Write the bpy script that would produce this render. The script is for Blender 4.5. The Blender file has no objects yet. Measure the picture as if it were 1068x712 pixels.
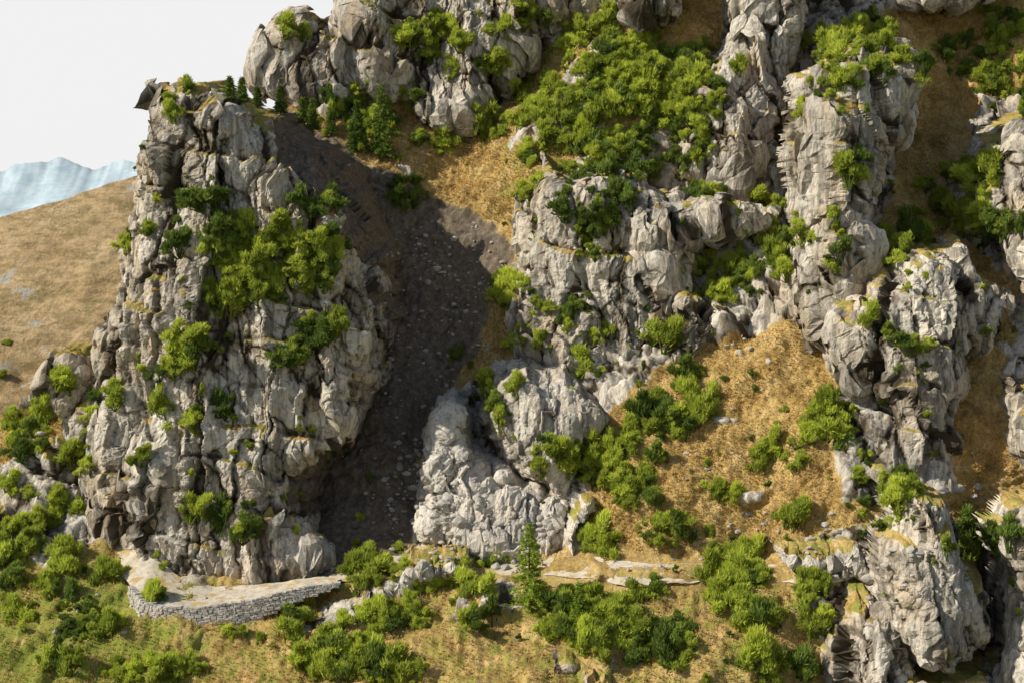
import bpy, math, random
import numpy as np
from mathutils import Vector, Matrix
random.seed(7); RNG=np.random.default_rng(11)
F=np.float32
scene=bpy.context.scene
DC=200.0     # metres from the viewpoint to the reference elevation plane y=0
# ---------------------------------------------------------------- survey helper
def E(px,py,y):
    s=(DC+y)/DC
    return ((px-534)*0.1*s,(200-py)*0.1*s)
def PX(x,y,z):
    s=(DC+y)/DC
    return x/(0.1*s)+534, 200-z/(0.1*s)
# ---------------------------------------------------------------- noise
def h3(ix,iy,iz,seed):
    h=(ix*np.uint32(374761393))^(iy*np.uint32(668265263))^(iz*np.uint32(2246822519))
    h=h+np.uint32((seed*362437+12345)&0xffffffff)
    h^=h>>np.uint32(13); h*=np.uint32(1274126177); h^=h>>np.uint32(16); h*=np.uint32(2654435761); h^=h>>np.uint32(15)
    return (h&np.uint32(0xffffff)).astype(F)/F(16777216)
def U(a): return a.astype(np.int64).astype(np.uint32)
def vn(x,y,z,seed=0):
    x=np.asarray(x,F);y=np.asarray(y,F)+0*x;z=np.asarray(z,F)+0*x
    fx=np.floor(x);fy=np.floor(y);fz=np.floor(z)
    tx=x-fx;ty=y-fy;tz=z-fz
    ux=U(fx);uy=U(fy);uz=U(fz);o=np.uint32(1)
    tx=tx*tx*(3-2*tx);ty=ty*ty*(3-2*ty);tz=tz*tz*(3-2*tz)
    def L(a,b,t): return a+(b-a)*t
    c00=L(h3(ux,uy,uz,seed),h3(ux+o,uy,uz,seed),tx)
    c10=L(h3(ux,uy+o,uz,seed),h3(ux+o,uy+o,uz,seed),tx)
    c01=L(h3(ux,uy,uz+o,seed),h3(ux+o,uy,uz+o,seed),tx)
    c11=L(h3(ux,uy+o,uz+o,seed),h3(ux+o,uy+o,uz+o,seed),tx)
    return L(L(c00,c10,ty),L(c01,c11,ty),tz)*2-1
def fbm(x,y,z,f,o=4,seed=0,g=0.5,fz=None):
    fz=f if fz is None else fz
    r=0;a=1
    for i in range(o):
        r=r+a*vn(x*f+17.3*i,y*f+5.1*i,z*fz-9.7*i,seed+i*7); f*=2.03;fz*=2.03;a*=g
    return r
def ridged(x,y,z,f,o=3,seed=0,fz=None):
    fz=f if fz is None else fz
    r=0;a=1
    for i in range(o):
        n=1-np.abs(vn(x*f+3.3*i,y*f+51*i,z*fz-7.7*i,seed+i*13))*2
        r=r+a*n; f*=2.1;fz*=2.1;a*=0.5
    return r
def facets(x,y,z,f,seed,zs=0.6,tilt=1.0,cw=20):
    """chiselled rock: every cell is its own tilted facet, with a narrow crack between cells"""
    X=(x+0.10*z)*f;Y=y*f;Z=(z-0.22*x)*f*zs
    fx=np.floor(X);fy=np.floor(Y);fz=np.floor(Z)
    b1=np.full(X.shape,9.,F);b2=np.full(X.shape,9.,F);val=np.zeros(X.shape,F)
    for i in(-1,0,1):
        for j in(-1,0,1):
            for k in(-1,0,1):
                ux=U(fx+i);uy=U(fy+j);uz=U(fz+k)
                a=h3(ux,uy,uz,seed);b=h3(ux,uy,uz,seed+1);c=h3(ux,uy,uz,seed+2)
                dx=X-(fx+i+a);dy=Y-(fy+j+b);dz=Z-(fz+k+c)
                d=dx*dx+dy*dy+dz*dz
                m=d<b1
                b2=np.where(m,b1,np.minimum(b2,d))
                t=((a*7.3)%1-.5)*dx*2.6+((c*9.1)%1-.5)*dz*1.6+((b*5.7)%1-.5)*dy
                val=np.where(m,((a+b*3+c*5)%1-.5)+t*tilt,val)
                b1=np.where(m,d,b1)
    e=np.sqrt(b2)-np.sqrt(b1)
    return val, np.exp(-e*cw)
def ss(a,b,v):
    t=np.clip((v-a)/(b-a),0,1); return t*t*(3-2*t)
def polysd(x,z,poly):
    """signed distance, positive inside"""
    d=np.full(x.shape,1e9,F);ins=np.zeros(x.shape,bool);n=len(poly)
    for i in range(n):
        ax,az=poly[i];bx,bz=poly[(i+1)%n]
        ex,ez=bx-ax,bz-az;wx=x-ax;wz=z-az
        t=np.clip((wx*ex+wz*ez)/(ex*ex+ez*ez+1e-9),0,1)
        d=np.minimum(d,(wx-ex*t)**2+(wz-ez*t)**2)
        c=((az>z)!=(bz>z))&(x<(bx-ax)*(z-az)/((bz-az) if abs(bz-az)>1e-9 else 1e-9)+ax)
        ins^=c
    d=np.sqrt(d); return np.where(ins,d,-d)
# ---------------------------------------------------------------- mesh helpers
def mkmesh(name,co,quads=None,tris=None,attrs=None,smooth=True,mat=None,link=True):
    me=bpy.data.meshes.new(name)
    co=np.asarray(co,F)
    loops=[];tot=[]
    if quads is not None and len(quads): loops.append(np.asarray(quads).ravel());tot.append(np.full(len(quads),4))
    if tris is not None and len(tris): loops.append(np.asarray(tris).ravel());tot.append(np.full(len(tris),3))
    loops=np.concatenate(loops).astype(np.int32);tot=np.concatenate(tot).astype(np.int32)
    me.vertices.add(len(co));me.vertices.foreach_set('co',co.ravel())
    me.loops.add(len(loops));me.loops.foreach_set('vertex_index',loops)
    st=np.concatenate([[0],np.cumsum(tot)[:-1]]).astype(np.int32)
    me.polygons.add(len(tot));me.polygons.foreach_set('loop_start',st);me.polygons.foreach_set('loop_total',tot)
    me.polygons.foreach_set('use_smooth',np.full(len(tot),smooth,dtype=bool))
    if attrs:
        for k,v in attrs.items():
            a=me.attributes.new(k,'FLOAT','POINT');a.data.foreach_set('value',np.asarray(v,F).ravel())
    me.update(calc_edges=True)
    if mat: me.materials.append(mat)
    if not link: return me
    ob=bpy.data.objects.new(name,me);scene.collection.objects.link(ob);return ob
def gridquads(keep):
    nz,nx=keep.shape
    idx=np.arange(nz*nx).reshape(nz,nx)
    k=keep[:-1,:-1]&keep[1:,:-1]&keep[:-1,1:]&keep[1:,1:]
    q=np.stack([idx[:-1,:-1][k],idx[:-1,1:][k],idx[1:,1:][k],idx[1:,:-1][k]],1)
    used=np.zeros(nz*nx,bool);used[q.ravel()]=True
    rm=np.cumsum(used)-1
    return rm[q],used
# ---------------------------------------------------------------- node helpers
class NT:
    def __init__(s,name):
        s.m=bpy.data.materials.new(name);s.m.use_nodes=True;s.t=s.m.node_tree;s.t.nodes.clear()
    def n(s,typ,**kw):
        nd=s.t.nodes.new(typ)
        for k,v in kw.items(): setattr(nd,k,v)
        return nd
    def l(s,a,b): s.t.links.new(a,b)
    def attr(s,nm): return s.n('ShaderNodeAttribute',attribute_name=nm).outputs['Fac']
    def noise(s,scale,detail=4,rough=.55,map=(1,1,1),off=0):
        tc=s.n('ShaderNodeTexCoord');mp=s.n('ShaderNodeMapping');mp.inputs['Scale'].default_value=map;mp.inputs['Location'].default_value=(off,off*.7,off*1.3)
        s.l(tc.outputs['Object'],mp.inputs['Vector'])
        nz=s.n('ShaderNodeTexNoise');nz.inputs['Scale'].default_value=scale;nz.inputs['Detail'].default_value=detail;nz.inputs['Roughness'].default_value=rough
        s.l(mp.outputs[0],nz.inputs['Vector']);return nz.outputs['Fac']
    def ramp(s,inp,a,b,ca=(0,0,0,1),cb=(1,1,1,1),extra=None):
        r=s.n('ShaderNodeValToRGB');r.color_ramp.elements[0].position=a;r.color_ramp.elements[1].position=b
        r.color_ramp.elements[0].color=ca;r.color_ramp.elements[1].color=cb
        if extra:
            for p,c in extra: e=r.color_ramp.elements.new(p);e.color=c
        s.l(inp,r.inputs[0]);return r.outputs[0]
    def mix(s,f,a,b,mode='MIX'):
        m=s.n('ShaderNodeMix',data_type='RGBA',blend_type=mode)
        for v,i in((f,0),(a,6),(b,7)):
            if hasattr(v,'links'): s.l(v,m.inputs[i])
            else: m.inputs[i].default_value=v
        return m.outputs[2]
    def math(s,op,a,b=0.0,clamp=False):
        m=s.n('ShaderNodeMath',operation=op,use_clamp=clamp)
        for v,i in((a,0),(b,1)):
            if hasattr(v,'links'): s.l(v,m.inputs[i])
            else: m.inputs[i].default_value=v
        return m.outputs[0]
    def out(s,col,rough=.9,bump=None,bs=.5,bd=.1,trans=None):
        b=s.n('ShaderNodeBsdfDiffuse')
        b.inputs['Roughness'].default_value=.0 if trans else .3
        if hasattr(col,'links'): s.l(col,b.inputs['Color'])
        else: b.inputs['Color'].default_value=col
        if bump is not None:
            bp=s.n('ShaderNodeBump');bp.inputs['Strength'].default_value=bs;bp.inputs['Distance'].default_value=bd
            s.l(bump,bp.inputs['Height']);s.l(bp.outputs[0],b.inputs['Normal'])
        o=s.n('ShaderNodeOutputMaterial')
        if trans:
            t=s.n('ShaderNodeBsdfTranslucent');
            if hasattr(trans[1],'links'): s.l(trans[1],t.inputs[0])
            else: t.inputs[0].default_value=trans[1]
            mx=s.n('ShaderNodeMixShader');mx.inputs[0].default_value=trans[0]
            s.l(b.outputs[0],mx.inputs[1]);s.l(t.outputs[0],mx.inputs[2]);s.l(mx.outputs[0],o.inputs[0])
        else: s.l(b.outputs[0],o.inputs[0])
        return s.m
def C(r,g,b): return (r,g,b,1)
# ---- terrain material (rock / dry grass / scree by surface attributes)
def terrain_mat():
    m=NT('limestone_and_alpine_grass')
    big=m.noise(.15,3,.6,(1,1,.5))
    rock=m.ramp(big,.3,.66,C(.50,.445,.36),C(.86,.785,.65),[(.5,C(.73,.66,.545))])
    warm=m.ramp(m.noise(.22,4,.65,(1,1,.6),31),.46,.64)
    rock=m.mix(m.math('MULTIPLY',warm,.6),rock,C(.60,.44,.255))
    lich=m.ramp(m.noise(2.0,5,.75,(1,1,.4),13),.36,.50)
    rock=m.mix(lich,m.mix(.70,rock,C(.20,.17,.12)),rock)
    streak=m.ramp(m.noise(.75,4,.7,(1,1,.09),77),.50,.60)
    rock=m.mix(m.math('MULTIPLY',streak,.64),rock,C(.18,.155,.12))
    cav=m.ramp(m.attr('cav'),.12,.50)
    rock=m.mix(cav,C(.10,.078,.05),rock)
    rock=m.mix(m.attr('pale'),rock,m.mix(lich,C(.47,.42,.345),C(.82,.76,.66)))
    g1=m.noise(.35,5,.7,(1,1,1.3),5)
    grass=m.ramp(g1,.3,.72,C(.30,.185,.055),C(.80,.59,.28),[(.5,C(.66,.455,.165))])
    g2=m.ramp(m.noise(3.0,4,.75,(1,1,.7),8),.32,.6)
    grass=m.mix(g2,m.mix(.6,grass,C(.14,.09,.03)),grass)
    gr=m.math('ADD',m.attr('green'),m.math('MULTIPLY',m.math('SUBTRACT',m.noise(.5,4,.7,(1,1,1),44),.5),1.7))
    grass=m.mix(m.ramp(gr,.33,.70),grass,C(.29,.32,.06))
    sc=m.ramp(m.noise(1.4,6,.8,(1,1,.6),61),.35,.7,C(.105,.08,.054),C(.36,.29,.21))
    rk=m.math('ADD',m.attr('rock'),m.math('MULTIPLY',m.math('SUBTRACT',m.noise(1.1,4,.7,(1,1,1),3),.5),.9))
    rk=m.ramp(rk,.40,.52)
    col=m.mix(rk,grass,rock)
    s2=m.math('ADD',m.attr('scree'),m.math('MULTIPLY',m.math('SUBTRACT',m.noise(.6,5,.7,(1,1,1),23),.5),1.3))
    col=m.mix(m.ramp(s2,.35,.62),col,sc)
    return m.out(col,.93,m.noise(1.8,6,.74,(1,1,.6),2),1.0,.42)
TM=terrain_mat()
# ---------------------------------------------------------------- height raster for resting things on the ground
GX0,GX1,GZ0,GZ1,GC=-80,80,-66,36,.25
GW=int((GX1-GX0)/GC);GH=int((GZ1-GZ0)/GC)
DG=np.full((GH,GW),400.,F)
def splat(co):
    ix=((co[:,0]-GX0)/GC).astype(int);iz=((co[:,2]-GZ0)/GC).astype(int)
    ok=(ix>=0)&(ix<GW)&(iz>=0)&(iz<GH)
    np.minimum.at(DG,(iz[ok],ix[ok]),co[ok,1])
def rockdisp(x,y,z,amp,fine=1.0,seed=0):
    jx=.13*fbm(x,y,z,1.3,3,seed+31);jz=.22*fbm(x,y,z,1.3,3,seed+35)
    wx=x+.8*fbm(x,y,z,.2,3,seed+5)+jx;wz=z+1.3*fbm(x,y,z,.2,3,seed+9)+jz
    rib=ridged(wx,y,wz,.10,2,seed+1,fz=.022)
    rib2=ridged(wx,y,wz,.28,2,seed+2,fz=.05)
    f1,c1=facets(wx,y,wz,.19,seed+3,.24,1.2,14)
    f2,c2=facets(wx,y,wz,.46,seed+4,.30,1.2,13)
    f3,c3=facets(wx,y,wz,1.2,seed+6,.42,1.1,10)
    q=(z+.25*x+1.2*fbm(x,y,z,.13,3,seed+8))*.22
    fr=q-np.floor(q)
    on=np.clip(.35+1.1*fbm(x,y,z,.12,2,seed+44),0,1.2)
    bed=(fr*(1-ss(.86,1.,fr)))*on
    d=amp*(1.25*rib+.7*rib2)+fine*(1.5*f1-.26*c1+.65*f2-.17*c2+.28*f3-.08*c3+1.2*bed)
    r=fbm(x,y,z,.9,4,seed+11,.5)
    d=d+.22*r*np.clip(.6+.8*fbm(x,y,z,.3,2,seed+40),.1,1.4)+.07*ridged(x,y,z,2.3,2,seed+12)*fine
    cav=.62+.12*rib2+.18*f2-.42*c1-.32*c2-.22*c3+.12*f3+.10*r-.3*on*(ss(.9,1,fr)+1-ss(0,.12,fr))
    return d,cav
# ---------------------------------------------------------------- base mountainside
ctl=[(-400,800,-20),(-100,800,-22),(0,712,-14),(300,712,-16),(534,712,-20),(800,712,-19),(940,712,-11),(1068,712,-8),(1400,800,-12),(534,900,-36),(1068,900,-20),(0,900,-34),
(-300,600,6),(0,600,3),(60,500,14),(60,420,24),(0,430,28),(-300,450,34),(120,600,3),(200,680,-10),(190,655,-8.2),(290,645,-8),(150,655,-7),(190,628,-4.5),(190,600,4),(300,600,4),
(350,620,-3),(450,605,-2),(600,610,-6),(750,610,-8),(860,610,-12),(600,650,-12),(450,660,-10),(750,660,-15),
(430,560,8),(440,480,16),(450,400,24),(460,300,33),(470,230,39),(480,170,45),(400,250,37),(380,180,40),(350,140,44),(410,400,22),(390,500,13),(350,520,14),
(400,50,62),(550,50,56),(600,100,42),(570,180,36),(640,100,38),(700,60,40),(620,300,26),(700,250,30),(800,120,44),(800,250,24),(790,320,14),(750,400,8),(700,470,3),(620,480,6),(560,540,8),(650,550,-2),(800,450,2),(850,520,-5),(950,600,-6),
(880,50,34),(940,110,26),(1000,95,42),(965,150,33),(930,200,18),(990,225,24),(920,300,13),(1000,350,6),(1030,450,-2),(1000,500,-4),(1068,200,22),(1068,50,40),(900,0,44),(1250,300,12),(1250,0,48),(534,-120,75),(1000,-180,64),(1300,-180,64),
(250,300,34),(200,200,40),(200,480,22),(150,400,30),(270,120,46),(560,240,34),(520,300,30)]
P=np.array([E(*c) for c in ctl]);V=np.array([c[2] for c in ctl],float)
def tps(r2): return r2*np.log(r2+1e-9)*.5
K=tps(((P[:,None]-P[None])**2).sum(-1))+np.eye(len(P))*4.0
A=np.zeros((len(P)+3,)*2);A[:len(P),:len(P)]=K;A[:len(P),len(P)]=1;A[:len(P),len(P)+1:]=P;A[len(P):,:len(P)]=A[:len(P),len(P):].T
W=np.linalg.solve(A,np.concatenate([V,[0,0,0]]))
pathpx=[(350,607),(400,604),(480,603),(540,601),(620,598),(700,600),(780,602),(880,597)]
pathw=[E(a,b,-3-9*(a-350)/530) for a,b in pathpx]
pwx=np.array([p[0] for p in pathw]);pwz=np.array([p[1] for p in pathw])
def pz(x): return np.interp(x,pwx,pwz)
def baseY(x,z):
    y=np.full(x.shape,W[len(P)],float)+W[len(P)+1]*x+W[len(P)+2]*z
    for i in range(len(P)):
        y+=W[i]*tps((x-P[i,0])**2+(z-P[i,1])**2)
    on=ss(pwx[0]-2,pwx[0]+1,x)*(1-ss(pwx[-1]-1,pwx[-1]+2,x))
    t=(z-pz(x))
    y+=on*np.exp(-(t/7)**2)*3.4*(ss(-.55,.55,t)-.5)
    return y
step=.19
xs=np.arange(-78,78,step);zs=np.arange(-58,34,step)
X,Z=np.meshgrid(xs,zs)
YB=np.zeros_like(X)
for i in range(0,X.shape[0],100): YB[i:i+100]=baseY(X[i:i+100],Z[i:i+100])
QX,QY=PX(X,YB,Z)
wob=fbm(X,YB,Z,.2,4,50)
qx=QX+12*wob;qy=QY+10*fbm(X,YB,Z,.2,4,60)
def zone(poly,soft=14): return ss(-soft,soft,polysd(qx.astype(F),qy.astype(F),poly))
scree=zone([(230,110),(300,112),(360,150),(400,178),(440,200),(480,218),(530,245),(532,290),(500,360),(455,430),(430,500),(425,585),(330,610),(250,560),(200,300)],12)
rock=np.zeros_like(X)
for pl in ([(535,200),(640,150),(840,60),(850,330),(700,380),(640,440),(540,380)],[(425,590),(445,430),(500,400),(620,500),(615,600)],
           [(250,-100),(640,-100),(600,30),(550,60),(520,120),(350,120),(270,60)],[(830,50),(950,50),(920,250),(900,330),(820,330)],
           [(1010,100),(1300,60),(1300,520),(1050,480),(1060,300),(1000,240)],[(850,560),(1300,520),(1300,900),(860,900)],[(600,585),(870,592),(870,606),(620,604)],
           [(740,-80),(980,-80),(960,5),(860,40),(760,30)],[(-20,480),(120,480),(130,560),(60,600),(-20,560)],[(860,360),(1000,380),(990,520),(890,530)]):
    rock=np.maximum(rock,zone(pl,8))
n0=fbm(X,YB,Z,.12,4,70)
rock=np.maximum(rock*.95,ss(.55,.8,n0)*.6*(1-scree))
onp=ss(pwx[0]-2,pwx[0]+1,X)*(1-ss(pwx[-1]-1,pwx[-1]+2,X))*np.exp(-((Z-pz(X))/1.3)**4)
rock=rock*(1-.6*onp)
d,cav=rockdisp(X.astype(F),YB.astype(F),Z.astype(F),.8,.8,100)
soft=.9*fbm(X,YB,Z,.16,3,80)+.42*fbm(X,YB,Z,.5,3,81)+.22*ridged(X,YB,Z,1.1,2,82,fz=1.8)+.14*fbm(X,YB,Z,2.6,2,83)
scr=.7*fbm(X,YB,Z,.2,3,84)+.34*fbm(X,YB,Z,1.2,4,85)
disp=(scr*scree+soft*(1-scree))*(1-onp*.9)
disp=disp*(1-rock)+rock*d
gy,gx=np.gradient(YB,step)
gx=np.clip(gx,-3,3);gy=np.clip(gy,-3,3)
ln=np.sqrt(gx*gx+1+gy*gy)
NX,NY,NZ=gx/ln,-1/ln,gy/ln
co=np.stack([X+NX*disp,YB+NY*disp,Z+NZ*disp],-1)
outl=[(-900,470),(-300,452),(0,430),(45,405),(65,392),(110,392),(170,330),(190,160),(245,118),(290,118),(300,70),(320,45),(360,40),(375,-150),(1800,-150),(1800,1000),(-900,1000)]
keep=polysd((QX+3*fbm(X,0,Z,.8,3,91)).astype(F),QY.astype(F),outl)>0
q,used=gridquads(keep)
green=ss(560,640,QY)*.32+ss(250,120,QX)*ss(380,440,QY)*.3+ss(500,540,QX)*ss(300,150,QY)*ss(760,700,QX)*.3
green=green+.10
cof=co.reshape(-1,3)[used]
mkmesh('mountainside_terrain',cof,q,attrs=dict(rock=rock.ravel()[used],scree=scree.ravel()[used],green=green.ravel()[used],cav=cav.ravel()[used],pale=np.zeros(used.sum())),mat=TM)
splat(cof)
BASE_CO=co;BASE_ROCK=rock;BASE_SCREE=scree;BASE_KEEP=keep;BASE_N=np.stack([NX,NY,NZ],-1);BASE_ON=onp
# ---------------------------------------------------------------- rock masses
SID=[0]
def soft1(t): return np.where(t>0,t*t/(np.abs(t)+2),0)
def shell(name,poly,y0,R=4,D=22,lean=.15,zref=None,left=None,right=None,amp=.9,fine=1.0,pale=0.,dents=(),crest=None,step=.13,ledge=1.0,inset=None):
    SID[0]+=1;sd=200+SID[0]*37
    pys=[b for a,b in poly if -60<b<760]
    zr=(min(pys)+max(pys))/2 if zref is None else zref
    zc=E(0,zr,y0)[1]
    if inset is None: inset=.4*min(1,amp)
    if crest:
        cz=np.array([E(0,b,y0)[1] for a,b,c in crest])[::-1];cx=np.array([E(a,0,y0)[0] for a,b,c in crest])[::-1];ck=np.array([c for a,b,c in crest])[::-1]
    def front(X,Z):
        y=y0+lean*(Z-zc)
        if left: y=y+left[1]*soft1(E(left[0],0,y0)[0]-X)
        if right: y=y+right[1]*soft1(X-E(right[0],0,y0)[0])
        if crest: y=y+np.interp(Z,cz,ck)*soft1(X-np.interp(Z,cz,cx))
        return y
    pw=[]
    for a,b in poly:     # real position of every outline corner at its own depth
        y=y0
        for _ in range(6):
            x,z=E(a,b,y);y=float(front(np.array(x),np.array(z)))+.28*D
            y=min(y,y0+D+12)
        pw.append((x,z))
    ax=np.array(pw);x0,z0=ax.min(0)-1;x1,z1=ax.max(0)+1
    X,Z=np.meshgrid(np.arange(x0,x1,step).astype(F),np.arange(z0,z1,step).astype(F))
    wx=X+.9*fbm(X,0,Z,.28,4,sd)+.25*fbm(X,0,Z,1.4,2,sd+1);wz=Z+.9*fbm(X,7,Z,.28,4,sd+2)+.25*fbm(X,9,Z,1.4,2,sd+3)
    d=polysd(wx,wz,pw)-inset
    y=front(X,Z)
    k=np.clip(1-d/R,0,1)
    back=D*(1-np.sqrt(np.clip(1-k*k,0,1)))
    scr=np.zeros(X.shape,F)
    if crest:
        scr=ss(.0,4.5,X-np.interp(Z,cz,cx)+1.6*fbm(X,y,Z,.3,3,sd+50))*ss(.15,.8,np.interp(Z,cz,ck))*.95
    yn=(y+back*.22).astype(F)      # rock structure runs on around the side walls
    cave=np.zeros(X.shape,F)
    for dn in dents:
        a,b,rx,ry,am=dn[:5]
        cxx,czz=E(a,b,y0);rr=((wx-cxx)/(rx*.1))**2+((wz-czz)/(ry*.1))**2
        y=y+am*np.exp(-rr**2)
        if am>10: cave=np.maximum(cave,np.exp(-rr**2))
        if len(dn)>5: scr=np.maximum(scr,np.exp(-rr**2)*dn[5])  # scree brown painted into dents as the shade of undercut and cave
    y=(y+back).astype(F)
    dd,cav=rockdisp(X,yn,Z,amp,fine,sd)
    dd=dd*(1-.5*ss(.4,.6,scr))*(1-cave)
    dd=np.where(dd>0,dd*(1-.9*ss(.3,.9,k)),dd*(1-.7*ss(.6,1,k)))
    gy,gx=np.gradient(y,step);gx=np.clip(gx,-2.5,2.5);gy=np.clip(gy,-2.5,2.5)
    ln=np.sqrt(gx*gx+1+gy*gy)
    co=np.stack([X+gx/ln*dd,y-dd/ln,Z+gy/ln*dd],-1)
    a=co[1:-1,2:]-co[1:-1,:-2];b=co[2:,1:-1]-co[:-2,1:-1]
    n=np.cross(a,b);n/=np.linalg.norm(n,axis=-1,keepdims=True)+1e-6
    nz=np.zeros(X.shape,F);nz[1:-1,1:-1]=n[...,2]
    for _ in range(6):
        nz[1:-1,1:-1]=(nz[1:-1,1:-1]+nz[:-2,1:-1]+nz[2:,1:-1]+nz[1:-1,:-2]+nz[1:-1,2:])/5
    gl=ss(.47,.65,nz+.22*fbm(X,y,Z,.25,3,sd+20))*ledge
    keep=d>0
    q,used=gridquads(keep)
    cof=co.reshape(-1,3)[used]
    pl=np.full(X.shape,pale,F)
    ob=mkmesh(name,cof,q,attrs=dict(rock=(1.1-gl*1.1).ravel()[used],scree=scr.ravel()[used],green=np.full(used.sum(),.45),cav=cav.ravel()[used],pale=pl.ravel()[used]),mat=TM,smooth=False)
    splat(cof);return ob
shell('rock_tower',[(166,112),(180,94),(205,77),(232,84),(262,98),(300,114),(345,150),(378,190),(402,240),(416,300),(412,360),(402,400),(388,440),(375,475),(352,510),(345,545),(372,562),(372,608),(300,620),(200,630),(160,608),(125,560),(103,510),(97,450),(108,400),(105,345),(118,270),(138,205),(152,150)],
   2,R=4.5,D=30,lean=.17,zref=600,left=(200,.75),crest=[(228,76,1.2),(240,110,1.3),(245,170,1.35),(300,225,1.35),(350,280,1.2),(378,340,.8),(390,420,.4),(390,470,.0),(400,640,0)],amp=1.0,dents=[(335,520,58,36,5,.9),(150,500,20,60,-1.5)],ledge=.8,inset=.2)  # undercut dent has its shade painted on in scree brown
shell('rock_outcrop',[(48,372),(75,362),(102,366),(118,400),(112,450),(105,500),(62,508),(42,482),(50,440),(38,402)],14,R=3,D=14,left=(70,.5),amp=.6)
shell('rock_outcrop',[(-80,540),(0,528),(28,545),(34,600),(18,635),(-80,650)],4,R=3,D=12,amp=.6)
shell('upper_cliff',[(277,62),(284,42),(300,24),(330,12),(352,20),(358,-90),(480,-90),(560,-70),(640,-60),(636,20),(600,38),(562,50),(548,88),(522,125),(490,138),(455,142),(430,128),(405,100),(385,112),(350,122),(320,118),(298,108),(282,98)],48,R=4,D=20,lean=.3,amp=1.8,left=(330,.5),inset=.4)
shell('cave_cliff',[(690,110),(722,64),(760,22),(776,-90),(872,-90),(852,30),(840,100),(832,206),(770,216),(700,208)],31,R=4,D=16,lean=.25,amp=1.,dents=[(790,166,24,11,17,.9),(740,205,50,10,1.5)],left=(720,.5))  # cave dent has its dark interior painted in scree brown
shell('summit_rocks',[(628,-90),(634,8),(645,34),(690,42),(722,18),(728,-90)],38,R=3,D=15,lean=.3,amp=.9)
shell('summit_rocks',[(915,-90),(925,8),(945,26),(960,14),(1000,22),(1040,-10),(1050,-90)],38,R=3,D=15,lean=.3,amp=.9)
shell('central_buttress',[(566,158),(600,182),(640,172),(690,196),(740,212),(832,206),(822,236),(780,256),(735,264),(706,292),(716,332),(690,362),(672,402),(650,432),(610,422),(570,392),(540,368),(514,350),(532,302),(533,250),(540,200)],14,R=4,D=24,lean=.22,zref=400,left=(625,.8),amp=1.2,dents=[(690,262,60,14,2.5)],inset=.1)
shell('rounded_crag',[(495,425),(515,384),(548,364),(590,382),(642,430),(642,446),(612,478),(612,520),(590,532),(545,506),(515,492),(500,462)],5,R=4.5,D=14,lean=.2,left=(560,.5),amp=.4,fine=.6,pale=.25,ledge=.3,inset=0)
shell('pale_rock_slabs',[(440,445),(462,408),(488,422),(500,468),(550,500),(606,514),(612,556),(602,592),(520,586),(460,580),(420,566),(430,520),(447,490)],5,R=3,D=12,lean=.5,left=(520,.3),amp=.6,fine=.9,pale=.6,ledge=.1,inset=.1)
shell('rock_rib',[(590,540),(612,515),(628,525),(618,560),(610,596),(584,598)],-2,R=2,D=10,lean=.3,amp=.4,fine=.7,pale=.5)
shell('rock_knob',[(703,304),(730,298),(756,322),(753,362),(735,387),(700,380),(682,356)],10,R=3.2,D=12,lean=.2,left=(715,.5),amp=.4,fine=.8,inset=-.2)
shell('rock_pinnacle',[(838,76),(860,60),(900,48),(937,60),(944,110),(937,160),(917,200),(907,230),(902,265),(895,312),(872,348),(862,382),(834,378),(812,332),(817,290),(828,240),(830,180),(835,130)],5,R=4,D=22,lean=.1,zref=380,left=(880,.6),right=(900,.9),amp=1.1,inset=-.3)
shell('rock_pinnacle',[(866,318),(900,304),(915,284),(945,268),(975,262),(1002,252),(1018,288),(1055,300),(1048,350),(1018,385),(1012,418),(978,415),(985,445),(990,490),(945,505),(900,532),(880,496),(888,440),(898,410),(872,410),(860,366)],-3,R=3.5,D=14,lean=.2,left=(950,.5),right=(960,.4),amp=1.0,inset=-.4)
shell('right_crag',[(1045,122),(1180,80),(1180,300),(1062,290),(1040,252),(1008,236),(998,192),(1028,152)],10,R=4,D=14,lean=.3,amp=.9,left=(1060,.4),inset=-.2)
shell('right_crag',[(1060,402),(1180,380),(1180,505),(1064,497)],-9,R=2.5,D=10,amp=.7)
shell('rock_pinnacle',[(938,550),(944,518),(960,502),(984,510),(1004,556),(1026,600),(1038,650),(1012,704),(950,704),(922,650),(920,606),(924,572)],-23,R=3.5,D=13,lean=.1,left=(965,.4),right=(985,.9),amp=.6,fine=.8,inset=-.3)
shell('rock_spur',[(872,632),(905,610),(935,640),(960,690),(1030,690),(1034,820),(845,820),(852,700)],-20,R=3.5,D=12,lean=.3,left=(900,.3),amp=.9,inset=-.2)
shell('right_crag',[(1040,552),(1070,524),(1200,520),(1200,820),(1040,820),(1046,620)],-18,R=3,D=12,lean=.2,amp=.8,inset=-.2)
shell('ledge_rock',[(800,572),(850,556),(905,560),(935,580),(930,606),(870,604),(820,600)],-12,R=2,D=8,lean=.5,amp=.4,fine=.7,pale=.5)
shell('boulder_outcrop',[(338,628),(372,600),(415,598),(425,578),(460,568),(492,576),(500,600),(452,626),(400,642),(350,652)],-6,R=3,D=9,lean=.4,amp=.5,fine=.8)
shell('boulder_outcrop',[(566,678),(600,684),(655,690),(660,800),(562,800)],-21,R=3,D=9,lean=.3,amp=.5)
for _ in range(2):
    h=DG>399
    for ax,sh in((0,1),(0,-1),(1,1),(1,-1)):
        r=np.roll(DG,sh,ax);DG=np.where(h&(r<399),r,DG);h=DG>399
def surfY(x,z):
    ix=int((x-GX0)/GC);iz=int((z-GZ0)/GC)
    if 0<=ix<GW and 0<=iz<GH: return float(DG[iz,ix])
    return 400.
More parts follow.
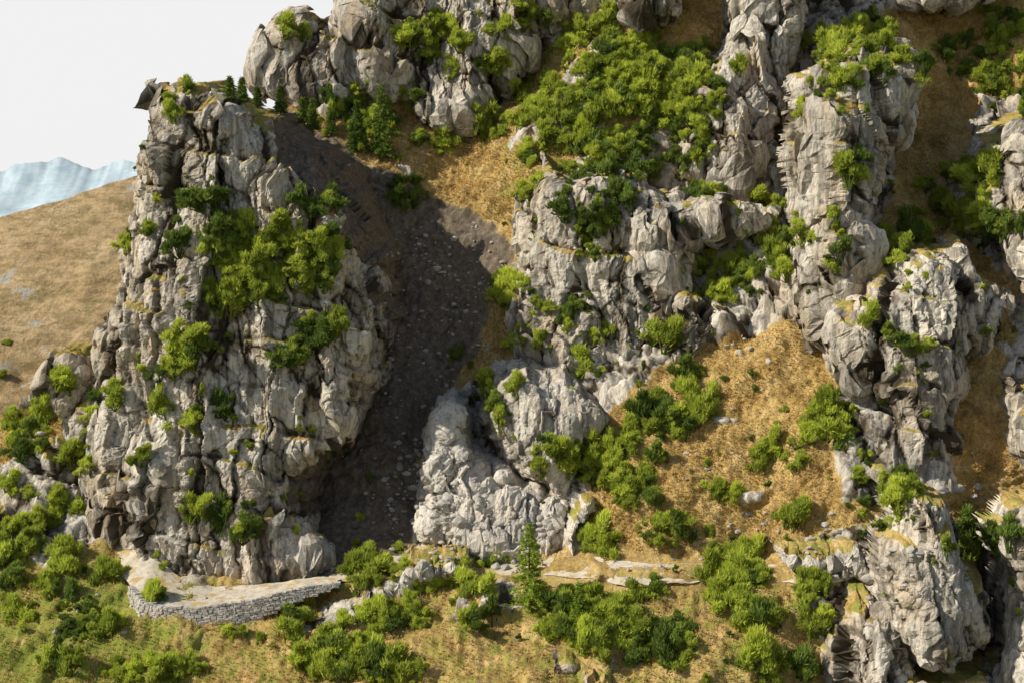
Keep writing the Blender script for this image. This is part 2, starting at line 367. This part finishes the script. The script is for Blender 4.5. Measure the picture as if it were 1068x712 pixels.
def rest(px,py):
    y=10.
    for _ in range(6):
        x,z=E(px,py,y);ny=surfY(x,z)
        if ny>300: return None
        y=.5*y+.5*ny
    x,z=E(px,py,y);y2=surfY(x,z)
    if y2>300: return None
    return x,y2,z
# ---------------------------------------------------------------- distant hill, mountains, valley
HILL=[None]
def hill():
    m=NT('dry_meadow')
    c=m.ramp(m.noise(.05,8,.7,(1,.5,1.6)),.3,.7,C(.46,.31,.15),C(.88,.67,.39),[(.5,C(.77,.55,.29))])
    c=m.mix(m.ramp(m.noise(.30,6,.75,(1,.5,3),9),.40,.58),m.mix(.7,c,C(.32,.23,.11)),c)
    c=m.mix(m.math('MULTIPLY',m.ramp(m.noise(.12,6,.7,(1,1,1),29),.61,.65),.8),c,C(.66,.63,.56))
    c=m.mix(m.math('MULTIPLY',m.ramp(m.noise(.10,6,.75,(1,.8,1.6),51),.54,.62),.65),c,C(.29,.25,.10))
    mt=m.out(c,.95,m.noise(.5,7,.75),1.,2.5)
    x=np.arange(-330,120,.9);t=np.linspace(0,1.25,330)
    XX,T=np.meshgrid(x,t)
    Y=60+T*150
    px=[-900,-300,-150,0,40,80,140,300,600,900];py=[520,330,280,228,213,202,184,150,140,140]
    s=(DC+210)/DC
    crest=np.interp(XX,(np.array(px)-534)*.1*s,(200-np.array(py))*.1*s)
    Zz=crest-(210-Y)*.72*np.where(Y<210,1,-.5)+0.5*s*fbm(XX,Y,0,.06,3,300)
    Zz+=2.8*fbm(XX,Y,0,.045,4,301)*np.clip((210-Y)/40,0.15,1)+2.2*ridged(XX-.6*Y,Y,0,.08,4,302)*np.clip((210-Y)/40,.2,1)
    co=np.stack([XX,Y,Zz],-1).reshape(-1,3);HILL[0]=co
    q,u=gridquads(np.ones(XX.shape,bool));mkmesh('grassy_hillside',co,q,mat=mt)
hill()
def mountains():
    m=NT('haze_tinted_limestone')
    c=m.ramp(m.noise(.016,8,.8,(1,1,1.6)),.42,.58,C(.42,.53,.57),C(.55,.63,.655))  # aerial haze put into the rock colour as pale blue-grey
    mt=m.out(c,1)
    x=np.linspace(-5200,5200,1400);t=np.linspace(0,1,160)
    XX,T=np.meshgrid(x,t);s=(DC+7800)/DC
    px=np.array([-1200,-700,-300,-60,0,25,45,60,75,95,115,150,200,400,900,2000]);py=np.array([170,120,150,185,176,171,166,163,168,176,172,165,150,120,140,160])
    cr=np.interp(XX,(px-534)*.1*s,(200-py)*.1*s)
    Y=7800-(1-T)*1500+60*fbm(XX,T*900,0,.004,3,410)
    Zz=-500+500*T**.9+(cr+14*fbm(XX,0,0,.014,4,401))*T**7+10*fbm(XX,T*1500,0,.01,4,402)*(1-T**4)
    co=np.stack([XX,Y,Zz],-1).reshape(-1,3)
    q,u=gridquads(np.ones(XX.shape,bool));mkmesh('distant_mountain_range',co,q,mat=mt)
mountains()
def valley():
    m=NT('valley_meadow')
    c=m.ramp(m.noise(.01,6,.6),.35,.65,C(.06,.09,.03),C(.16,.13,.06))
    mt=m.out(c,1)
    x=np.linspace(-9000,9000,120);XX,YY=np.meshgrid(x,x+2000)
    Zz=-330+25*fbm(XX,YY,0,.001,3,500)
    q,u=gridquads(np.ones(XX.shape,bool));mkmesh('valley_ground',np.stack([XX,YY,Zz],-1).reshape(-1,3),q,mat=mt)
valley()
# ---------------------------------------------------------------- footpath + dry stone wall
def footpath():
    m=NT('trodden_gravel')
    c=m.ramp(m.noise(1.5,6,.7),.3,.7,C(.46,.38,.27),C(.74,.67,.55))
    c=m.mix(m.ramp(m.noise(.6,5,.7,off=6),.52,.60),c,C(.50,.36,.15))
    mt=m.out(c,.95,m.noise(5,6,.7),.8,.1)
    outer=[(92,574,9),(112,586,5),(130,602,1),(142,618,-3.5),(150,628,-5.8),(172,634,-7),(205,635,-7.3),(245,630,-7),(280,623,-6.4),(315,614,-5.6),(352,609,-5)]
    inner=[(96,556,11),(120,562,7),(143,574,4),(162,588,1.5),(178,601,0),(192,608,-1),(222,614,-1.5),(255,612,-1.5),(285,609,-1.5),(318,604,-1.5),(352,601,-1.5)]
    O=np.array([(E(a,b,y)[0],y,E(a,b,y)[1]) for a,b,y in outer]);I=np.array([(E(a,b,y)[0],y,E(a,b,y)[1]) for a,b,y in inner])
    t=np.linspace(0,1,160);k=np.linspace(0,1,len(outer))
    Oi=np.stack([np.interp(t,k,O[:,i]) for i in range(3)],-1);Ii=np.stack([np.interp(t,k,I[:,i]) for i in range(3)],-1)
    ww=np.linspace(-.02,1.15,22)
    co=Oi[None]*(1-ww[:,None,None])+Ii[None]*ww[:,None,None]
    co[...,2]+=.10*fbm(co[...,0],co[...,1],0,.8,3,600)
    A=co.reshape(-1,3);q,u=gridquads(np.ones(co.shape[:2],bool))
    x=np.arange(pwx[0]-1,pwx[-1]+1,.2);tt=np.linspace(-.55,.5,11)
    XX,T=np.meshgrid(x,tt);Zc=pz(XX)+T*(.95+.35*fbm(XX,0,0,.3,2,610))+.12*fbm(XX,3,0,.9,3,611)
    Yc=baseY(XX,Zc)-.38
    B=np.stack([XX,Yc,Zc+.10+.12*fbm(XX,Yc,0,.9,3,601)],-1).reshape(-1,3);q2,u=gridquads(np.ones(XX.shape,bool))
    mkmesh('footpath',np.concatenate([A,B]),np.concatenate([q,q2+len(A)]),mat=mt)
    splat(A);splat(B)
    mw=NT('dry_stone')
    c=mw.ramp(mw.noise(1.1,3,.5),.3,.7,C(.42,.385,.33),C(.70,.64,.55))
    c=mw.mix(mw.ramp(mw.noise(6,5,.7,off=4),.35,.6),mw.mix(.4,c,C(.16,.14,.11)),c)
    mws=mw.out(c,.95,mw.noise(9,5,.7),.8,.06)
    verts=[];faces=[]
    W0=Oi[(t>=.27)]
    seg=np.linalg.norm(np.diff(W0[:,:2],axis=0),axis=1);S=np.concatenate([[0],np.cumsum(seg)]);L=S[-1]
    def at(s): return np.array([np.interp(s,S,W0[:,i]) for i in range(3)])
    rows=9
    for r in range(rows):
        s=random.uniform(-.3,0)
        while s<L:
            wd=random.uniform(.3,.7);hh=.27
            c0=at(min(max(s+wd/2,0),L));a=at(max(s,0));b=at(min(s+wd,L-1e-3)+1e-3)
            tg=(b-a);tg[2]=0;tl=np.linalg.norm(tg)
            if tl<.05: s+=wd;continue
            tg/=tl;nn=np.array([tg[1],-tg[0],0])
            f=s/L
            height=2.35*min(1,.35+f*4)*min(1,(1-f)*2.2+.12)
            if r*hh>height: s+=wd;continue
            cen=c0+nn*(.12+r*.05+random.uniform(-.05,.05));cen[2]+=.28-r*hh-hh/2+random.uniform(-.02,.02)
            if r==0: cen[2]+=random.uniform(-.08,.08)
            bi=len(verts);w2=wd*.49;h2=hh*.49;d2=.3
            for (u,v) in((-1,-1),(1,-1),(1,1),(-1,1)):
                for dep,ins in((-d2,1.),(d2*.7,1.),(d2,.8)):
                    p=cen+tg*(u*w2*ins)+nn*dep+np.array([0,0,v*h2*ins])+np.array([random.uniform(-.04,.04) for _ in range(3)])
                    verts.append(p)
            for e in range(4):
                n=(e+1)%4
                for l in range(2): faces.append((bi+e*3+l,bi+n*3+l,bi+n*3+l+1,bi+e*3+l+1))
            faces.append((bi+2,bi+5,bi+8,bi+11));faces.append((bi,bi+9,bi+6,bi+3))
            s+=wd
    mkmesh('dry_stone_wall',np.array(verts),np.array(faces),smooth=False,mat=mws)
footpath()
# ---------------------------------------------------------------- vegetation
def foliage_mat(name,dark,light,tr):
    m=NT(name)
    oi=m.n('ShaderNodeObjectInfo')
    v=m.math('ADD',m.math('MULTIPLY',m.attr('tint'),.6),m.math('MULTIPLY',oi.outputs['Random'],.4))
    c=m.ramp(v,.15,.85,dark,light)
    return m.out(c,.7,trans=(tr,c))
BM=foliage_mat('mountain_pine_needles',C(.18,.24,.035),C(.70,.76,.12),.45)
BD=foliage_mat('dark_pine_needles',C(.075,.12,.03),C(.29,.37,.07),.35)
SM=foliage_mat('spruce_needles',C(.07,.12,.03),C(.28,.36,.07),.35)
def sprigs(o,d,L,w,nb,rng,spread=.55):
    n=len(o);V=[]
    for k in range(nb):
        dd=d+rng.normal(0,spread,(n,3));dd/=np.linalg.norm(dd,axis=1,keepdims=True)+1e-6
        side=np.cross(dd,rng.normal(0,1,(n,3)));side/=np.linalg.norm(side,axis=1,keepdims=True)+1e-6
        ll=(L*rng.uniform(.6,1.2,n))[:,None];ww=(w*rng.uniform(.7,1.3,n))[:,None]
        V.append(np.stack([o-side*ww,o+side*ww,o+dd*ll],1))
    V=np.concatenate(V).reshape(-1,3);T=np.arange(len(V)).reshape(-1,3)
    return V,T
def limb(p0,p1,r0,r1,n=5):
    p0=np.array(p0,float);p1=np.array(p1,float);a=p1-p0;a/=np.linalg.norm(a)+1e-9
    u=np.cross(a,[.3,.8,.1]);u/=np.linalg.norm(u);v=np.cross(a,u)
    vs=[]
    for p,r in((p0,r0),(p1,r1)):
        for i in range(n):
            t=2*math.pi*i/n;vs.append(p+(u*math.cos(t)+v*math.sin(t))*r)
    return vs,[(i,(i+1)%n,n+(i+1)%n,n+i) for i in range(n)]
def bushmesh(i,mat):
    rng=np.random.default_rng(100+i)
    nl=rng.integers(8,13);O=[];D=[];T=[];Vl=[];Fl=[]
    for k in range(nl):
        a=rng.uniform(0,6.28);r=rng.uniform(0,1.05);c=np.array([math.cos(a)*r,math.sin(a)*r,rng.uniform(.3,1.4)-.35*r])
        R=rng.uniform(.18,.42)
        n=int(75*R/.4);v=rng.normal(0,1,(n,3));v/=np.linalg.norm(v,axis=1,keepdims=True)
        v[:,2]=np.where(v[:,2]<-.3,-v[:,2],v[:,2])
        o=c+v*R*rng.uniform(.4,1.1,(n,1))*np.array([1,1,1.2])
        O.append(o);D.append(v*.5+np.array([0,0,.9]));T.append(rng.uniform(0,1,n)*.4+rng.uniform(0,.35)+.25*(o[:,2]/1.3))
        vs,fs=limb((c[0]*.15,c[1]*.15,-.5),c,.06,.02);b=len(Vl);Vl+=vs;Fl+=[tuple(x+b for x in f) for f in fs]
    O=np.concatenate(O);D=np.concatenate(D);T=np.concatenate(T)
    V,tr=sprigs(O,D,.44,.06,3,rng,.42)
    tint=np.repeat(np.tile(T,3),3)
    nb=len(V)
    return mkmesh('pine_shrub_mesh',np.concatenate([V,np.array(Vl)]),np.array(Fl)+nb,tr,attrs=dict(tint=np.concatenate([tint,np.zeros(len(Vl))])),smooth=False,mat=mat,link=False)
BV=[bushmesh(i,BM) for i in range(7)];BVd=[bushmesh(20+i,BD) for i in range(4)]
empty=bpy.data.objects.new('mountain_pine_scrub',None);scene.collection.objects.link(empty)
cnt=[0]
def putbush(x,y,z,s,dark):
    me=random.choice(BVd if dark else BV)
    ob=bpy.data.objects.new('pine_shrub',me);scene.collection.objects.link(ob);ob.parent=empty
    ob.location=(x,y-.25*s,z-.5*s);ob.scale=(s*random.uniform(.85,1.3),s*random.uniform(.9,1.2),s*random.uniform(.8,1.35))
    ob.rotation_euler=(random.uniform(.0,.3),random.uniform(-.2,.2),random.uniform(0,6.28));cnt[0]+=1
def bush(px,py,size,dark=False):
    r=rest(px,py)
    if r is None: return
    putbush(*r,size*random.uniform(.75,1.3),dark)
cl=[(180,108,10,12,0),(190,96,8,6,0),(285,262,62,30,0),(240,250,26,24,1),(300,292,45,20,0),(232,312,30,16,0),(196,362,18,20,0),(182,380,10,8,0),(165,412,8,22,0),(212,438,14,10,0),(205,365,12,10,0),
(345,262,16,24,1),(330,215,20,16,1),(215,205,22,12,1),(190,245,14,14,1),(145,240,12,8,0),(130,256,8,6,0),(105,415,20,12,0),(245,540,28,18,1),(205,532,12,10,0),(220,430,16,10,1),
(335,345,30,12,1),(290,375,25,8,1),(150,475,6,5,0),(255,300,20,10,0),
(385,122,26,34,0),(375,100,12,10,0),(458,150,36,9,1),(505,128,26,17,0),(448,42,38,20,0),(515,66,18,13,0),(528,20,32,14,0),(470,74,10,8,0),(305,30,14,9,0),(545,95,10,18,0),(430,100,10,14,0),(570,20,18,10,1),(340,110,25,12,1),(425,200,20,18,1),
(620,55,45,34,0),(580,120,38,36,0),(640,120,45,46,0),(690,85,45,32,0),(725,100,34,30,0),(655,175,35,34,1),(700,150,36,28,1),(550,180,16,26,0),(612,215,24,34,1),(610,258,18,12,0),(560,90,14,12,0),(765,70,12,8,0),(640,20,20,12,0),(600,160,30,18,0),(660,60,40,30,0),(720,60,26,22,1),(700,120,40,24,0),(750,202,36,8,1),
(745,288,34,22,0),(810,262,18,34,0),(820,215,8,14,0),(785,290,22,16,1),
(532,304,20,12,0),(545,355,24,10,0),(488,376,18,6,0),(520,408,22,12,0),(516,436,15,12,0),(585,330,14,12,1),(620,350,16,8,0),(608,385,10,8,0),(695,350,18,9,0),(606,310,8,12,1),(565,325,14,10,0),
(712,420,32,24,0),(690,438,36,18,1),(640,486,44,26,0),(582,474,30,18,0),(662,512,24,16,0),(622,558,18,18,0),(702,555,34,14,0),(752,514,18,10,0),(812,475,26,16,0),(866,440,26,30,0),(715,395,20,12,1),(650,455,20,10,0),(828,540,20,6,0),(690,520,14,8,1),
(885,48,46,28,0),(850,98,20,14,0),(922,30,12,16,0),(880,174,22,11,0),(866,236,16,10,0),(875,272,10,10,0),(855,118,10,8,0),(905,80,18,14,1),
(990,215,36,34,0),(1015,185,26,20,0),(950,250,26,18,0),(925,272,12,14,0),(1042,238,26,12,1),(1046,75,30,26,0),(1042,30,26,20,0),(1000,60,30,20,1),(945,357,24,7,0),(905,340,8,7,0),(928,505,26,20,0),(930,540,22,10,0),(1012,562,32,18,1),(1055,110,20,16,1),(960,70,20,20,1),
(768,590,36,26,0),(792,642,28,18,0),(850,630,16,32,0),(850,610,18,12,0),(790,690,26,16,0),(835,695,14,14,1),(760,620,22,12,0),
(392,594,34,16,0),(470,614,50,8,0),(505,590,22,8,0),(420,640,40,14,0),(600,645,38,30,0),(640,660,36,24,0),(575,625,22,12,0),(670,620,24,8,0),(350,685,46,20,0),(395,695,50,16,0),(380,655,26,14,0),(305,640,20,14,0),(168,700,62,12,0),(80,640,18,26,1),(110,600,16,8,0),(75,584,16,14,0),(60,532,30,14,0),(30,565,28,24,0),(30,448,28,22,0),(78,476,22,16,0),(70,396,18,10,0),(15,508,18,12,0),(20,640,18,12,0),(160,625,10,5,0),(15,600,14,14,1),(45,430,14,10,1),(240,656,16,6,0),(105,650,20,12,0),(65,690,20,12,0),(690,670,30,28,1),(500,650,16,10,1),(30,470,20,10,1),(50,610,20,10,0),(640,628,30,8,0)]
for cx,cy,rx,ry,dk in cl:
    n=max(3,int(rx*ry*3.14/88))
    for i in range(n):
        a=random.uniform(0,6.28);r=math.sqrt(random.random())*1.08
        bush(cx+math.cos(a)*r*rx,cy+math.sin(a)*r*ry,random.choice([.5,.7,.9,1.1,1.3])*(1.2-.42*r),(random.random()<.8) if dk else (random.random()<.12))
for i in range(300):
    px=random.uniform(0,1068);py=random.uniform(120,712)
    if 400<px<520 and 190<py<590: continue
    if px<140 and py<400: continue
    if 140<px<350 and py>595 and py<655: continue
    if 260<px<400 and 150<py<240: continue
    bush(px,py,random.uniform(.2,.5),random.random()<.35)
hc=HILL[0];hq=PX(hc[:,0],hc[:,1],hc[:,2]);cand=np.flatnonzero((hq[0]>-80)&(hq[0]<40)&(hc[:,1]<180)&(hq[1]<420))
for j in RNG.choice(cand,7,replace=False): putbush(*[float(v) for v in hc[j]],random.uniform(.5,1.3),random.random()<.6)
def spruce(px,py,h,wr=.24,mat=SM,seed=0):
    r=rest(px,py)
    if r is None: return
    x,y,z=r;rng=np.random.default_rng(seed)
    V0,F0=limb((0,0,-.6),(0,0,h*.97),.02*h+.03,.01,7)
    V0=list(V0);F0=list(F0);O=[];D=[]
    zz=.06*h
    while zz<h*.98:
        R=h*wr*(1-zz/h)**.8*rng.uniform(.8,1.1)+.08
        nb=rng.integers(6,9)
        for b in range(nb):
            a=rng.uniform(0,6.28);rr=R*rng.uniform(.65,1.15)
            tip=np.array([math.cos(a)*rr,math.sin(a)*rr,zz-.22*rr+rng.uniform(-.1,.15)])
            vs,fs=limb((0,0,zz),tip,.035,.01,3)
            bi=len(V0);V0+=vs;F0+=[tuple(q+bi for q in f) for f in fs]
            m=max(3,int(rr*10))
            t=rng.uniform(.15,1.02,m)[:,None]
            o=np.array([0,0,zz])*(1-t)+tip*t+rng.normal(0,.07,(m,3))
            O.append(o);D.append(np.tile(np.array([math.cos(a),math.sin(a),.1]),(m,1))+rng.normal(0,.5,(m,3)))
        zz+=h*.035
    O=np.concatenate(O);D=np.concatenate(D);V,T=sprigs(O,D,.36,.07,3,rng,.5)
    tint=np.repeat(np.tile(rng.uniform(0,1,len(O)),3),3);nb=len(V)
    me=mkmesh('spruce_tree',np.concatenate([V,np.array(V0)]),np.array(F0)+nb,T,attrs=dict(tint=np.concatenate([tint,np.zeros(len(V0))])),smooth=False,mat=mat,link=False)
    ob=bpy.data.objects.new('spruce_tree',me);scene.collection.objects.link(ob);ob.location=(x,y-.3,z)
MM=foliage_mat('yellow_green_spruce_needles',C(.15,.22,.03),C(.54,.64,.10),.4)  # lighter yellow-green needle colour for two of the spruces
for i,(a,b,h) in enumerate([(552,634,8.6),(398,165,9.5),(372,158,6.5),(330,138,4.0),(318,128,2.8),(293,118,3.2),(268,112,2.6),(240,102,2.2),(255,106,2.2),(345,140,3.2),(605,655,4.5),(640,235,3)]):
    spruce(a,b,h,wr=.30 if i==0 else .24,mat=MM if i in(0,10) else SM,seed=i)
# ---------------------------------------------------------------- grass tufts on the slopes
def tufts():
    m=NT('dry_grass_blades')
    c=m.ramp(m.attr('tint'),0,1,C(.27,.24,.06),C(.82,.63,.31),[(.3,C(.48,.35,.12)),(.6,C(.72,.51,.21))])
    mt=m.out(c,.8,trans=(.3,c))
    ok=BASE_KEEP&(BASE_ROCK<.4)&(BASE_SCREE<.35)&(BASE_ON<.3)
    QX,QY=PX(BASE_CO[...,0],BASE_CO[...,1],BASE_CO[...,2])
    ok&=(QX>-60)&(QX<1130)&(QY>-30)&(QY<760)
    f=np.flatnonzero(ok.ravel())
    co=BASE_CO.reshape(-1,3)[f]
    ix=((co[:,0]-GX0)/GC).astype(int);iz=((co[:,2]-GZ0)/GC).astype(int)
    vis=co[:,1]<DG[np.clip(iz,0,GH-1),np.clip(ix,0,GW-1)]+1.0
    f=f[vis];pick=RNG.choice(f,min(48000,len(f)),replace=False)
    o=BASE_CO.reshape(-1,3)[pick]+RNG.normal(0,.06,(len(pick),3));n=BASE_N.reshape(-1,3)[pick]
    clump=fbm(o[:,0],o[:,1],o[:,2],.5,3,700)
    L=np.clip(.32+.26*clump,.08,.75)
    d=n*.5+np.array([.1,-.25,.6])
    V,T=sprigs(o,d,L,.045,4,RNG,.35)
    t=np.clip(.5+.45*fbm(o[:,0],o[:,1],o[:,2],.35,3,701)+RNG.normal(0,.16,len(o)),0,1)
    mkmesh('dry_grass_tufts',V,None,T,attrs=dict(tint=np.repeat(np.tile(t,4),3)),smooth=False,mat=mt)
tufts()
# ---------------------------------------------------------------- loose stones
def stones():
    m=NT('loose_limestone');c=m.ramp(m.noise(.8,5,.7),.3,.7,C(.28,.25,.21),C(.62,.57,.49));mt=m.out(c,.95,m.noise(4,5,.7),.7,.1)
    import bmesh
    bm=bmesh.new();bmesh.ops.create_icosphere(bm,subdivisions=2,radius=1);V=np.array([v.co[:] for v in bm.verts]);Fc=np.array([[v.index for v in f.verts] for f in bm.faces]);bm.free()
    areas=[(445,400,70,160,240,.15),(440,520,40,60,150,.19),(510,560,70,25,150,.24),(760,380,50,60,14,.28),(820,560,60,30,40,.22),(700,460,80,60,14,.16),(600,590,200,14,70,.15),(150,640,110,40,20,.16),(900,600,60,30,30,.28),(1020,500,50,30,10,.25),(480,300,50,70,90,.15),(90,480,60,40,20,.22)]
    VV=[];FF=[];n=0
    for cx,cy,rx,ry,k,sz in areas:
        for i in range(k):
            r=rest(cx+random.uniform(-rx,rx),cy+random.uniform(-ry,ry))
            if r is None: continue
            s=sz*math.exp(random.gauss(0,.5));sc=np.array([random.uniform(.7,1.4),random.uniform(.7,1.3),random.uniform(.5,.9)])*s
            off=np.array([random.random()*99,random.random()*99,random.random()*99])
            v=V*(1+.35*vn(V[:,0]*1.3+off[0],V[:,1]*1.3+off[1],V[:,2]*1.3+off[2],3)[:,None])*sc
            VV.append(v+np.array(r)+np.array([0,.05*s,-.15*s]));FF.append(Fc+n);n+=len(V)
    mkmesh('loose_stones',np.concatenate(VV),None,np.concatenate(FF),smooth=False,mat=mt)
stones()
# ---------------------------------------------------------------- light, sky, camera
sd=Vector((-.86,-.27,.0)).normalized();el=math.radians(36)
S=Vector((sd.x*math.cos(el),sd.y*math.cos(el),math.sin(el)))
sun=bpy.data.lights.new('sun','SUN');sun.energy=5.0;sun.angle=math.radians(.5);sun.color=(1,.95,.85)
so=bpy.data.objects.new('sun',sun);scene.collection.objects.link(so);so.rotation_euler=S.to_track_quat('Z','Y').to_euler()
w=bpy.data.worlds.new('World');scene.world=w;w.use_nodes=True;nt=w.node_tree;nt.nodes.clear()
sk=nt.nodes.new('ShaderNodeTexSky');sk.sky_type='NISHITA';sk.sun_disc=False;sk.sun_elevation=el;sk.sun_rotation=math.atan2(S.x,S.y)
sk.dust_density=1;sk.air_density=1.0;sk.ozone_density=1
tc=nt.nodes.new('ShaderNodeTexCoord');sp=nt.nodes.new('ShaderNodeSeparateXYZ');nt.links.new(tc.outputs['Generated'],sp.inputs[0])
mr=nt.nodes.new('ShaderNodeMapRange');mr.inputs[1].default_value=.09;mr.inputs[2].default_value=.20;mr.inputs[3].default_value=.99;mr.inputs[4].default_value=.0
mr.interpolation_type='SMOOTHSTEP'
nt.links.new(sp.outputs[2],mr.inputs[0])
mx=nt.nodes.new('ShaderNodeMix');mx.data_type='RGBA';mx.inputs[7].default_value=(9.6,9.65,9.6,1)   # valley haze veiling the lower sky
nt.links.new(mr.outputs[0],mx.inputs[0]);nt.links.new(sk.outputs[0],mx.inputs[6])
bg=nt.nodes.new('ShaderNodeBackground');bg.inputs[1].default_value=.092
ou=nt.nodes.new('ShaderNodeOutputWorld');nt.links.new(mx.outputs[2],bg.inputs[0]);nt.links.new(bg.outputs[0],ou.inputs[0])
cam=bpy.data.cameras.new('camera');cam.sensor_width=36;cam.lens=36*DC/106.8;cam.shift_y=-156/1068;cam.clip_start=1;cam.clip_end=30000
c=bpy.data.objects.new('camera',cam);scene.collection.objects.link(c);c.location=(0,-DC,0);c.rotation_euler=(math.radians(90),0,0);scene.camera=c
scene.view_settings.view_transform='Standard';scene.view_settings.look='None';scene.view_settings.exposure=0
print('bushes',cnt[0])
